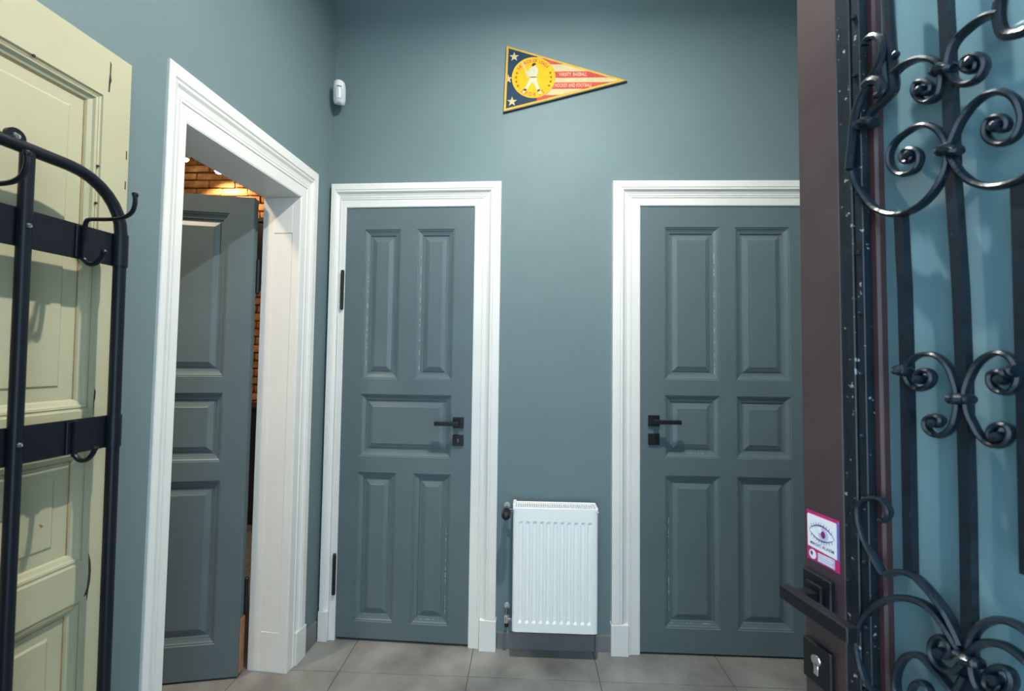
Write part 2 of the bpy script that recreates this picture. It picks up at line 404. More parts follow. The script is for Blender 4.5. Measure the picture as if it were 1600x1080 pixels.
def hinge(root, x, z, m, y=-.004, h=.2):
    o = MB().lathe([(0, 0), (.005, .002), (.0085, .006), (.0085, h*.45), (.0075, h*.455), (.0075, h*.465), (.0085, h*.47), (.0085, h-.006), (.005, h-.002), (0, h)], 'z', (x, y, z), 10).build('hinge', m, root, True)
    return o
def chips(root, x, z0, z1, y, horizontal=False):
    """worn paint along a moulding arris: a thin pale fillet"""
    mb = MB()
    z = z0
    while z < z1:
        L_ = random.uniform(.008, .05)
        wv = random.uniform(.0006, .0014)
        if horizontal: mb.box(z, min(z+L_, z1), y-.0004, y+.001, x-wv, x+wv)
        else: mb.box(x-wv, x+wv, y-.0004, y+.001, z, min(z+L_, z1))
        z += L_+random.uniform(.004, .05)
    o = mb.build('chipped_paint', M['worn'], root); o['label'] = 'pale chipped paint along moulding'; o['kind'] = 'stuff'

d1 = empty('door_1', O1+Vector((-.0005, -.014, 0)), BROT)
tag(d1, 'closed narrow grey blue door with five panels and black lever', kind='structure')
hx = lambda x: b1(x)
H1 = [(hx(.1855), hx(.369), 1.2525, 1.9935), (hx(.450), hx(.638), 1.2525, 1.9935), (hx(.183), hx(.637), .877, 1.179), (hx(.1805), hx(.372), .092, .801), (hx(.4565), hx(.639), .092, .801)]
lf = empty('door_leaf'); lf.parent = d1; lf.location = (0, -.012, 0)
leaf(d1, b1(D1X), b1(D1X+D1W), .012, 2.100, H1, M['door'], PPROF)
bpy.data.objects.remove(lf)
lever(d1, b1(.6735), 1.050, -1, .106, zkey=.966)
for z in (1.590, .213): hinge(d1, b1(.0835), z, M['matte'], y=-.012, h=.20)
chips(d1, b1(.2055), 1.32, 1.86, .0115); chips(d1, b1(.4705), 1.30, 1.86, .0115); chips(d1, b1(.620), .14, .55, .0115); chips(d1, .112, b1(.50), b1(.61), .0115, True)

d2 = empty('door_2', (0, -.014, 0), 0)
tag(d2, 'closed grey blue door with six raised panels and black lever', kind='structure')
H2 = [(a, b, c_, d) for a, b in ((1.652, 1.909), (1.984, 2.238)) for c_, d in ((1.270, 2.001), (.905, 1.196), (.121, .821))]
leaf(d2, D2A, D2B, .010, 2.100, H2, M['door'], PPROF)
lever(d2, 1.5985, 1.076, 1, .112, zkey=.990)
for z in (1.60, .22): hinge(d2, D2B+.006, z, M['matte'], y=-.012)
chips(d2, 1.889, 1.30, 1.95, .0115); chips(d2, 1.672, .15, .62, .0115); chips(d2, .141, 1.68, 1.87, .0115, True); chips(d2, .925, 1.75, 1.88, .0115, True)

# open leaf of the left doorway, hinged on the far side of the lining
HP = Vector((-.2021, -.2579, 0)); DA = math.radians(-168.85+180)
d3 = empty('door_3', HP, DA)
tag(d3, 'grey blue panelled door standing open in the left doorway', kind='structure')
W3 = .60
H3 = [(-W3+.098, -.100, 1.265, 1.975), (-W3+.098, -.098, .905, 1.196), (-W3+.098, -.095, .150, .826)]
leaf(d3, -W3, 0, .008, 2.050, H3, M['door'], PPROF, two_sided=True)
for z in (1.63, .24): hinge(d3, .006, z, M['matte'], y=.042, h=.16)
MB().box(.0005, .006, .003, .039, .02, .24, .001).build('edge_strip', M['wood'], d3)

# ---------------------------------------------------------------- the other room
bw_ = MB().box(-3.3, -.1, 1.815, 1.95, 0, 3.5).build('wall_brick', M['mortar']); tag(bw_, 'bare orange brick wall lit by small lamps in the side room', kind='structure')
meshes = []
for k in range(6):
    L_ = .238; bm_ = MB().box(0, L_, 0, .03, 0, .060, .005)
    bm_.v = [(x+random.uniform(-.003, .003), y+random.uniform(-.003, .003), z+random.uniform(-.002, .002)) for x, y, z in bm_.v]
    o = bm_.build('brick', M['brick' if k % 3 else 'brickb'], bw_); meshes.append(o.data); bpy.data.objects.remove(o)
for j in range(46):
    z = .012+j*.0735
    off = (j % 2)*.125
    rng = range(7) if j > 33 else range(3, 6)
    for i in rng:
        o = link('brick', random.choice(meshes), bw_); o.location = (-2.50+off+i*.25, 1.797+random.uniform(-.005, .004), z)
        if len([1]) and random.random() < .15: o.rotation_euler = (0, 0, random.uniform(-.01, .01))
o = MB().box(-3.4, -3.3, -2.4, 1.9, 0, 3.5).build('wall_side_left', M['sidewall']); tag(o, 'far plaster wall of the side room', kind='structure')
o = MB().box(-3.4, -.05, -2.5, -2.4, 0, 3.5).box(-.19, -.1, .12, 1.9, 0, 3.5).build('wall_side_right', M['sidewall']); tag(o, 'near plaster walls of the side room', kind='structure')
o = MB().box(-3.4, -.15, -2.5, 1.95, 3.42, 3.5).build('ceiling_side', M['sideceil']); tag(o, 'dark ceiling of the side room', kind='structure')
def spotlamp(loc, lab, shade):
    r = empty('spotlight', loc); tag(r, lab, 'lamp', None)
    MB().lathe([(.030, .0), (.042, .02), (.045, .075), (.030, .10), (0, .102)], 'z', (0, 0, 0), 16).build('shade', shade, r, True)
    MB().lathe([(0, -.020), (.022, -.014), (.032, .0), (.032, .012), (0, .012)], 'z', (0, 0, 0), 16).build('bulb', M['bulb'], r, True)
    top = 3.42-loc[2]
    MB().tube([(0, 0, .098), (0, 0, top)], .006, 8).build('stem', M['steel'], r)
    MB().lathe([(0, top-.006), (.03, top-.006), (.03, top), (0, top)], 'z', (0, 0, 0), 12).build('canopy', M['steel'], r)
spotlamp((-1.80, 1.64, 3.03), 'lit lamp with a blue shade hanging before the brick wall', M['bluecan'])
spotlamp((-2.12, 1.64, 3.145), 'lit lamp half hidden behind the head of the left doorway', M['plastic'])
r = empty('picture', (-1.50, 1.77, 1.98)); tag(r, 'dark framed panel on the brick wall, glimpsed beside the open door', 'picture')
m_ = MB(); m_.box(-.22, .22, 0, .024, 0, .03).box(-.22, .22, 0, .024, .64, .67).box(-.22, -.19, 0, .024, .03, .64).box(.19, .22, 0, .024, .03, .64); m_.build('frame', M['matte'], r)
MB().box(-.19, .19, .006, .022, .03, .64).build('canvas', M['navy'], r)
r = empty('cabinet', (-1.50, 1.57, 0)); tag(r, 'tall navy black cabinet against the brick wall', 'cabinet')
MB().box(-.40, .34, -.19, .20, .0, .92, .004).build('body', M['navy'], r); MB().box(-.41, .35, -.20, .20, .92, .95, .004).build('worktop', M['matte'], r)
for x in (-.39, -.03):
    q = MB().box(x, x+.35, -.207, -.191, .03, .90, .003).build('door', M['navy'], r); MB().box(x+.03, x+.04, -.222, -.2075, .5, .65, .002).build('knob', M['chrome'], q)

# ---------------------------------------------------------------- cream panel door hung on the left wall
cd = empty('panel_door', lw(1.0065, .012, .0), LROT); cd.rotation_euler = (0, -.011, LROT)
tag(cd, 'old cream painted panel door with dark cracks behind the coat rack', 'door')
CX = lambda s: -(s-1.0215)
CW = .80; SL = -(1.0215+CW-1.088-.0)
HCR = [(-(CW-.0665), -.0665, 1.218, 1.976), (-(CW-.0665), -.0665, .862, 1.130), (-(CW-.0665), -.0665, .10, .778)]
sub = Matrix.Translation((0, -.040, 0))
n0 = set(COL.objects)
leaf(cd, -CW, 0, .0, 2.0947, HCR, M['cream'], CPPROF, th=.038)
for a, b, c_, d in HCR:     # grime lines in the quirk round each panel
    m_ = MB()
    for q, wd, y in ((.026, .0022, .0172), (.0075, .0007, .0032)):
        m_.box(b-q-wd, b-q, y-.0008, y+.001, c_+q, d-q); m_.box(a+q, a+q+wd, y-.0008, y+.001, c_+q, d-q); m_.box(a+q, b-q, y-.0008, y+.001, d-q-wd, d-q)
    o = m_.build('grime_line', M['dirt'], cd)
def crack(pts):
    o = MB().prism(pts, -.0006, .003).build('crack', M['crack'], cd)
crack([(-.0545, 2.068), (-.0515, 2.062), (-.052, 2.035), (-.0500, 2.022), (-.0525, 2.012), (-.0535, 1.992), (-.0565, 1.990), (-.0560, 2.02), (-.0545, 2.04)])
crack([(-.0615, 1.268), (-.0585, 1.262), (-.0590, 1.245), (-.0615, 1.235), (-.0618, 1.205), (-.0625, 1.205), (-.0625, 1.24)])
crack([(-.0605, .880), (-.0555, .862), (-.0535, .838), (-.0545, .812), (-.0575, .795), (-.0600, .770), (-.0615, .785), (-.0675, .782), (-.0610, .800), (-.0590, .835)])
crack([(-.0085, 1.868), (-.0060, 1.866), (-.0062, 1.845), (-.0085, 1.846)]); crack([(-.0085, 1.790), (-.0062, 1.788), (-.0065, 1.768), (-.0088, 1.769)])
for x, z in ((-.205, 1.975), (-.0725, 1.80), (-.0735, 1.71), (-.075, 1.645), (-.30, 1.55)):
    MB().lathe([(0, -.0012), (.0028, -.001), (.003, .002), (0, .002)], 'y', (x, 0, z), 8).build('nail_hole', M['crack'], cd)
lk = MB().box(-.030, -.002, -.003, .001, .93, 1.11, .001).build('lock_plate', M['steel'], cd); lk['label'] = 'dark worn lock plate'
for ch in COL.objects:
    if ch.parent == cd: ch.location.y -= .038

# ---------------------------------------------------------------- coat rack
rk = empty('coat_rack', lw(1.074, .112, 0), LROT); rk.rotation_euler = (0, -.011, LROT)
tag(rk, 'black tubular steel coat rack with hooks hung on the cream door', 'coat rack')
RW, RT, RB = .57, 1.750, .12; cr_ = .115
def frame_path():
    p = [(0, 0, RB)]
    p += [(0, 0, RT-cr_-.2)]
    p += [(-cr_+cr_*math.cos(a), 0, RT-cr_+cr_*math.sin(a)) for a in [PI/2*i/8 for i in range(9)]]
    p += [(-RW+cr_-cr_*math.sin(a), 0, RT-cr_+cr_*math.cos(a)) for a in [PI/2*i/8 for i in range(9)]]
    p += [(-RW, 0, RT-cr_-.2), (-RW, 0, RB)]
    return p
TR = .0125
MB().tube(frame_path(), TR, 12).build('frame', M['steel'], rk, True)
for x in (-.184, -.386): MB().tube([(x, 0, RB+.02), (x, 0, RT-.5), (x, 0, RT-.004)], TR*.9, 12).build('upright', M['steel'], rk, True)
MB().tube([(0, 0, RB+.02), (-RW/2, 0, RB+.02), (-RW, 0, RB+.02)], TR*.9, 12).build('bottom_rail', M['steel'], rk, True)
for z0, z1 in ((1.557, 1.633), (1.133, 1.207)):
    q = MB().box(-RW-.012, .012, .006, .011, z0, z1, .001).build('crossbar', M['steel'], rk)
    for x in (0, -RW):
        m_ = MB(); r2 = TR+.0025
        m_.v = []; m_.lathe([(TR+.0005, z0), (r2, z0), (r2, z1), (TR+.0005, z1)], 'z', (x, 0, 0), 14); m_.build('clip', M['steel'], q, True)
    for x in (-.184, -.386): MB().lathe([(0, -.005), (.003, -.0045), (.005, -.002), (.005, 0), (0, 0)], 'y', (x+.0, -TR*.9+.001, (z0+z1)/2+.003), 10).build('screw', M['chrome'], q, True)
for x in (-.205, -.365):
    b_ = MB().box(x-.014, x+.014, -.004, .004, RT-.005, RT+.012, .001).lathe([(0, -.004), (.016, -.004), (.016, .004), (0, .004)], 'y', (x, 0, RT+.014), 16).build('wall_tab', M['steel'], rk, True)
    MB().lathe([(0, -.009), (.005, -.008), (.007, -.004), (.007, 0), (0, 0)], 'y', (x, 0, RT+.014), 10).build('screw', M['chrome'], b_, True)
def rack_hook(x, z0, z1, hat):
    h = MB().box(x-.012, x+.012, .001, .006, z0+.002, z1-.004, .001).build('hook', M['steel'], rk)
    zm = (z0+z1)/2
    # slim vertical stem carrying the arms
    MB().tube([(x, -.002, z0-.004), (x, -.003, zm), (x, -.003, z1-.002)], .0048, 8).build('stem', M['steel'], h, True)
    if hat:
        p = spline([(x, -.003, z1-.006), (x, -.006, z1+.006), (x, -.016, z1+.011), (x, -.060, z1+.010), (x, -.096, z1+.013), (x, -.116, z1+.024), (x, -.123, z1+.042), (x, -.123, z1+.058)], 5)
        MB().tube(p, .0043, 8).build('hat_arm', M['steel'], h, True)
        MB().lathe([(0, -.006), (.005, -.004), (.0062, 0), (.005, .004), (0, .006)], 'z', (x, -.123, z1+.062), 10).build('ball_tip', M['steel'], h, True)
    p = spline([(x, -.003, z0+.012), (x, -.005, z0-.002), (x, -.018, z0-.012), (x, -.034, z0-.010), (x, -.047, z0+.002), (x, -.052, z0+.012)], 5)
    MB().tube(p, .0047, 8).build('coat_arm', M['steel'], h, True)
    MB().lathe([(0, -.006), (.005, -.004), (.0065, 0), (.005, .004), (0, .006)], 'z', (x, -.053, z0+.015), 10).build('ball_tip', M['steel'], h, True)
for x in (-.080, -.270, -.460): rack_hook(x, 1.557, 1.633, True)
for x in (-.083, -.270, -.460): rack_hook(x, 1.133, 1.207, False)

# ---------------------------------------------------------------- radiator
rd = empty('radiator', (1.134, 0, .138)); tag(rd, 'small white ribbed panel radiator on the back wall between the doors', 'radiator')
RX, RZ = .1885, .545
YF, YB = -.110, -.035
m_ = MB()
# pressed front: eleven vertical channels standing out of a flat sheet
nr = 11; pit = 2*RX*.90/nr
xs = [-RX+.004]; prof = []
def front_row(z, amp):
    row = [(-RX+.003, YF+.003, z), (-RX+.016, YF, z)]
    for i in range(nr):
        c0 = -RX*.90+pit*(i+.5)
        for dx, a in ((-.32, 0), (-.18, 1), (.18, 1), (.32, 0)): row.append((c0+dx*pit, YF+.0042*a*amp, z))
    return row+[(RX-.016, YF, z), (RX-.003, YF+.003, z)]
rows = [front_row(z, a) for z, a in ((.002, 0), (.040, 0), (.052, 1), (.478, 1), (.490, 0), (.538, 0))]
k = len(rows[0]); vs = [p for r in rows for p in r]
fs = [(j*k+i, j*k+i+1, (j+1)*k+i+1, (j+1)*k+i) for j in range(len(rows)-1) for i in range(k-1)]
m_.add(vs, fs); m_.build('front_panel', M['rad'], rd)
MB().box(-RX+.004, RX-.004, YF+.006, YF+.020, .001, .536, .003).build('water_panel', M['rad'], rd)
MB().box(-RX+.010, RX-.010, YB-.012, YB, .010, .530, .003).build('rear_panel', M['rad'], rd)
for x0, x1 in ((-RX-.001, -RX+.0015), (RX-.0015, RX+.001)): MB().box(x0, x1, YF+.001, YB+.002, .004, .552, .0006).build('side_plate', M['rad'], rd)
g = MB().box(-RX, RX, YF+.0005, YF+.012, .536, .549, .001).box(-RX, RX, YB-.008, YB+.002, .540, .555, .001).build('top_grille', M['rad'], rd)
MB().box(-RX+.003, RX-.003, YF+.012, YB-.008, .530, .538).build('slot_shade_sheet', M['slot'], g)  # dark sheet painted in for the shade between the grille bars
nb = 36; bars = MB()
for i in range(nb):
    x = -RX+.006+(2*RX-.012)*i/(nb-1); bars.box(x-.0024, x+.0024, YF+.012, YB-.008, .541, .548)
bars.box(-RX, RX, (YF+YB)/2-.003, (YF+YB)/2+.001, .541, .5485)
b_ = bars.build('grille_bars', M['rad'], g)
MB().box(-RX-.003, -RX+.012, YF+.002, YB+.002, .540, .562, .0015).build('end_cap', M['rad'], rd); MB().box(RX-.010, RX+.003, YF+.002, YB+.002, .538, .553, .0015).build('end_cap', M['rad'], rd)
for x in (-.12, .09):
    for z in (.08, .40): MB().box(x, x+.03, YB, .0, z, z+.06, .001).build('wall_bracket', M['rad'], rd)
MB().lathe([(0, 0), (.008, 0), (.008, .006), (.005, .007), (.005, .012), (0, .012)], 'x', (RX, -.07, .522), 10).build('vent_plug', M['chrome'], rd, True)
# thermostatic valve above, lockshield below
vx = -.222
v1 = MB().lathe([(.010, -.028), (.012, -.026), (.012, .018), (.009, .020), (0, .020)], 'y', (vx, -.055, .520), 14).tube([(vx, -.055, .520), (vx+.02, -.055, .520), (-RX, -.062, .520)], .0075, 10).tube([(vx, -.04, .520), (vx, 0, .520)], .007, 10).build('valve', M['chrome'], rd, True)
MB().lathe([(0, -.062), (.010, -.061), (.018, -.056), (.0215, -.045), (.0225, -.020), (.0205, -.004), (.015, 0), (0, 0)], 'y', (vx, -.083, .520), 18).build('thermostat_head', M['matte'], v1, True)
MB().lathe([(0, -.006), (.0145, -.005), (.016, 0), (0, 0)], 'y', (vx, 0, .523), 16).build('wall_rose', M['rose'], v1, True)
vx = -.216
v2 = MB().lathe([(.008, -.02), (.0115, -.016), (.0115, .014), (.008, .018), (0, .018)], 'z', (vx, -.06, .030), 12).tube([(vx, -.06, .028), (vx+.015, -.06, .028), (-RX, -.064, .028)], .007, 10).tube([(vx, -.06, .042), (vx, -.02, .052), (vx, 0, .052)], .006, 10).build('valve', M['chrome'], rd, True)
MB().lathe([(0, -.036), (.0095, -.034), (.010, -.018), (0, -.018)], 'z', (vx, -.06, .030), 12).build('valve_cap', M['matte'], v2, True)
MB().lathe([(0, -.006), (.0135, -.005), (.015, 0), (0, 0)], 'y', (vx, 0, .056), 16).build('wall_rose', M['rose'], v2, True)

# ---------------------------------------------------------------- motion detector in the corner
md = empty('motion_detector', (.050, -.018, 2.612)); md.rotation_euler = (math.radians(6), 0, math.radians(20))
tag(md, 'small white motion detector high in the left corner', 'detector')
m_ = MB()
def md_ring(z, w_, d): return [(w_*math.sin(a), -d*math.cos(a)**1.0 if abs(a) < PI/2 else 0, z) for a in [(-PI/2)+PI*i/10 for i in range(11)]]
rws = [(0, .021, .020), (.008, .0265, .031), (.022, .029, .037), (.060, .0295, .041), (.092, .0285, .039), (.106, .025, .033), (.112, .017, .02)]
vs = []; fs = []
for z, a, b in rws:
    r_ = [(a*math.sin(t), -b*math.cos(t), z) for t in [(-PI/2)+PI*i/10 for i in range(11)]]; vs += r_
for j in range(len(rws)-1):
    for i in range(10): fs.append((j*11+i, j*11+i+1, (j+1)*11+i+1, (j+1)*11+i))
    fs.append((j*11+10, j*11, (j+1)*11, (j+1)*11+10))
fs.append(tuple(range(11))[::-1]); fs.append(tuple(6*11+i for i in range(11)))
m_.add(vs, fs); m_.build('housing', M['plastic'], md, True)
vs = []; fs = []
for z, k_ in ((.018, .7), (.024, .8), (.062, .8), (.068, .7)):
    d_ = .038 if z < .05 else .042
    vs += [(.0275*math.sin(t)*k_/.8, -(d_+.001)*math.cos(t)-.0004, z) for t in [-1.0+2.0*i/8 for i in range(9)]]
for j in range(3):
    for i in range(8): fs.append((j*9+i, j*9+i+1, (j+1)*9+i+1, (j+1)*9+i))
MB().add(vs, fs).build('lens', M['lens'], md, True)
MB().tube([(-.010, -.0405, .073), (0, -.0425, .0735), (.012, -.040, .073)], .0014, 6).build('indicator_slot', M['matte'], md)
MB().box(-.010, .010, -.006, .020, .018, .080, .002).build('wall_bracket', M['plastic'], md)

# ---------------------------------------------------------------- pennant
pn = empty('pennant', (.868, 0, 2.572)); tag(pn, 'triangular yellow and navy baseball pennant plaque high on the back wall', 'pennant')
PA, PB, PC = (.0, .0), (.0105, .3370), (.606, .1525)           # bottom left, top left, tip
def inset(tri, d):
    out = []; n = len(tri)
    for i in range(n):
        p0, p1, p2 = Vector(tri[i-1]), Vector(tri[i]), Vector(tri[(i+1) % n])
        a = (p1-p0).normalized(); b = (p2-p1).normalized(); bis = (b-a).normalized()
        s_ = math.sqrt(max(1e-6, (1-a.dot(-b))/2)) if False else math.sin(math.acos(max(-1, min(1, (-a).dot(b))))/2)
        out.append(tuple(p1+bis*d/s_))
    return out
def layer(poly, y, name, m, th=.0008, parent=None): return MB().prism(poly, y-th, y).build(name, m, parent or pn)
TRI = [PA, PC, PB]
layer(TRI, 0, 'backing', M['p_edge'], .012)
Y0 = -.012
off = inset(TRI, .0022); off = [(x-.0002, z+.0028) for x, z in off]
bd = layer(off, Y0, 'border', M['p_bord'])
tri = inset(off, .0105)
def clip(poly, nx, nz, d):
    out = []
    for i in range(len(poly)):
        p, q = poly[i], poly[(i+1) % len(poly)]
        a = nx*p[0]+nz*p[1]-d; b = nx*q[0]+nz*q[1]-d
        if a >= 0: out.append(p)
        if (a < 0) != (b < 0): t = a/(a-b); out.append((p[0]+(q[0]-p[0])*t, p[1]+(q[1]-p[1])*t))
    return out
Y1 = Y0-.0008
layer(tri, Y1, 'field', M['p_crm'])
Y2 = Y1-.0008
XD = .165
layer(clip(tri, -1, 0, -XD), Y2, 'navy_field', M['p_navy'])
for z0, z1 in ((.2395, .2700), (.1710, .2020), (.1150, .1470), (.0560, .0840)):      # red stripes
    q = clip(clip(clip(tri, 1, 0, XD), 0, 1, z0), 0, -1, -z1)
    if len(q) > 2: layer(q, Y2, 'red_stripe', M['p_red'])
def star(cx, cz, r, rot=0): return [(cx+(r if i % 2 == 0 else r*.40)*math.sin(rot+i*PI/5), cz+(r if i % 2 == 0 else r*.40)*math.cos(rot+i*PI/5)) for i in range(10)]
Y3 = Y2-.0008
def star_cut(cx, cz, r):
    return [(max(x, PA[0]+.0135+(z/.337)*.0105), z) for x, z in star(cx, cz, r)]
for cx, cz, r in ((.0505, .279, .0245), (.0215, .168, .024), (.0425, .0525, .0255)): layer(star_cut(cx, cz, r), Y3, 'star', M['p_crm'])
CXD, CZD, RXD, RZD = .147, .1725, .1075, .1035
ell = lambda cx, cz, rx, rz, n=40: [(cx+rx*math.cos(2*PI*i/n), cz+rz*math.sin(2*PI*i/n)) for i in range(n)]
layer(ell(CXD, CZD, RXD, RZD), Y2-.0006, 'disc_rim', M['p_bord'], .0012)
Y4 = Y2-.0018
disc = layer(ell(CXD, CZD, RXD-.004, RZD-.004), Y4, 'disc', M['p_yel'])
Y5 = Y4-.0008
for sgn in (-1, 1):
    for k, a in enumerate((18, 3, -12, -27)):
        t = math.radians(a if sgn > 0 else 180-a); layer(star(CXD+.086*math.cos(t), CZD+.084*math.sin(t)-.004, .0085, .1), Y5, 'star', M['p_star'], parent=disc)
def arc_text(body, r, a0, a1, size, up=True):
    n = len(body)
    for i, ch in enumerate(body):
        if ch == ' ': continue
        a = math.radians(a0+(a1-a0)*i/(n-1))
        me = text_mesh(ch, size, .8); rot = (a-PI/2) if up else (a+PI/2)
        for v in me.vertices:
            x, y, z = v.co; v.co = (CXD+r*math.cos(a)+x*math.cos(rot)-z*math.sin(rot), Y5+y, CZD+r*.97*math.sin(a)+x*math.sin(rot)+z*math.cos(rot))
        me.materials.clear(); me.materials.append(M['p_red']); link('letter', me, disc)
arc_text('THE PRIDE OF LEAGUE', .0855, 150, 38, .021)
arc_text('SPORTS', .089, 232, 302, .027, False)
for body, x, z in (('VARSITY  BASEBALL', .340, .1865), ('HOCKEY AND FOOTBALL', .342, .1315)):
    me = text_mesh(body, .025, .62)
    for v in me.vertices: v.co = (v.co.x+x, v.co.y+Y3, v.co.z+z)
    me.materials.clear(); me.materials.append(M['p_pale']); link('lettering', me, pn)
# printed batter: flat shapes, in disc units about its centre
def shape(pts, y, m, nm): layer([(CXD+x*.1, CZD+z*.1) for x, z in pts], y, nm, m, .0004, disc)
Y6 = Y5-.0004
fig = bpy.data.objects
shape([(-.60, .76), (-.52, .79), (-.22, .05), (-.29, .02)], Y6, M['p_crm'], 'bat')
shape([(-.18, -.02), (.14, -.02), (.22, -.35), (.32, -.62), (.17, -.66), (.05, -.36), (-.02, -.28), (-.10, -.28), (-.18, -.38), (-.30, -.62), (-.44, -.58), (-.30, -.30)], Y6, M['p_fig'], 'trousers')
shape([(-.16, -.02), (.14, -.02), (.20, .20), (.22, .42), (.12, .55), (-.02, .56), (-.14, .50), (-.24, .38), (-.36, .12), (-.30, .0), (-.20, .06)], Y6-.0004, M['p_fig'], 'shirt')
shape([(-.33, .16), (-.24, .18), (-.20, .06), (-.26, -.06), (-.34, -.04)], Y6-.0008, M['p_crm'], 'hands')
shape([(-.06, .60), (.08, .62), (.10, .50), (.02, .45), (-.05, .50)], Y6-.0008, M['p_pale'], 'face')
shape([(-.10, .57), (.0, .55), (.06, .62), (.12, .64), (.08, .70), (.0, .72), (-.07, .66)], Y6-.0012, M['p_dark'], 'cap')
shape([(-.16, -.01), (.14, -.01), (.15, .025), (-.16, .025)], Y6-.0008, M['p_dark'], 'belt')
shape([(-.45, -.56), (-.33, -.60), (-.38, -.70), (-.48, -.67)], Y6-.0008, M['p_dark'], 'sock')
shape([(.18, -.64), (.31, -.60), (.32, -.70), (.22, -.74)], Y6-.0008, M['p_dark'], 'sock')
shape([(-.48, -.67), (-.38, -.70), (-.42, -.79), (-.56, -.80), (-.52, -.74)], Y6-.0012, M['p_fig'], 'shoe')
shape([(.22, -.74), (.32, -.70), (.42, -.84), (.26, -.84)], Y6-.0012, M['p_fig'], 'shoe')

# ---------------------------------------------------------------- entrance door leaf, opened into the hall
K = 1.2                                        # size of this leaf against the traced drawing below
OD = (CAM.x+K*(1.4304-CAM.x), CAM.y+K*(-1.3795-CAM.y))
ed = empty('door_4', (OD[0], OD[1], 0), math.atan2(-.9796, .2011))
tag(ed, 'open brown entrance door leaf with wrought iron grille over glass', kind='structure')
def XF(v): return (v[0]*K, v[1]*K, CAM.z+K*(v[2]-CAM.z))
ZB, ZT = CAM.z-(CAM.z-.012)/K, CAM.z+(2.70-CAM.z)/K
WD = .405; TH = .040
GZ0, GZ1 = .70, ZT-.09
# stiles, rails and the solid foot of the leaf
m_ = MB(); m_.box(0, .070, 0, TH, ZB, ZT, .002); m_.build('stile', M['brown'], ed, xf=XF)
MB().box(WD-.070, WD, 0, TH, ZB, ZT, .002).build('stile', M['brown'], ed, xf=XF)
MB().box(.070, WD-.070, 0, TH, GZ1, ZT, .001).build('rail', M['brown'], ed, xf=XF)
MB().box(.070, WD-.070, 0, TH, GZ0-.07, GZ0, .001).build('rail', M['brown'], ed, xf=XF)
MB().box(.070, WD-.070, 0, TH, ZB, ZB+.08, .001).build('rail', M['brown'], ed, xf=XF)
MB().rings(.070, WD-.070, ZB+.08, GZ0-.07, [(0, .004), (.02, .012), (.03, .012), (.05, .006)]).rings(.070, WD-.070, ZB+.08, GZ0-.07, [(0, .03)]).build('panel', M['brown'], ed, xf=XF)
bd_ = MB().rings(.070, WD-.070, GZ0, GZ1, [(0, .014)])
m_ = MB()
for q, (a, b) in enumerate(((.070, .113), (WD-.113, WD-.070))): m_.box(a, b, .014, TH-.004, GZ0, GZ1, .003); m_.box(a+(.006 if q == 0 else .012), b-(.012 if q == 0 else .006), .011, .016, GZ0, GZ1, .0015)
m_.box(.113, WD-.113, .014, TH-.004, GZ1-.03, GZ1, .003).box(.113, WD-.113, .014, TH-.004, GZ0, GZ0+.03, .003)
m_.build('glazing_bead', M['bead'], ed, xf=XF)
MB().box(.108, WD-.108, .026, .030, GZ0+.02, GZ1-.02).build('glass_pane', M['glass'], ed, xf=XF)
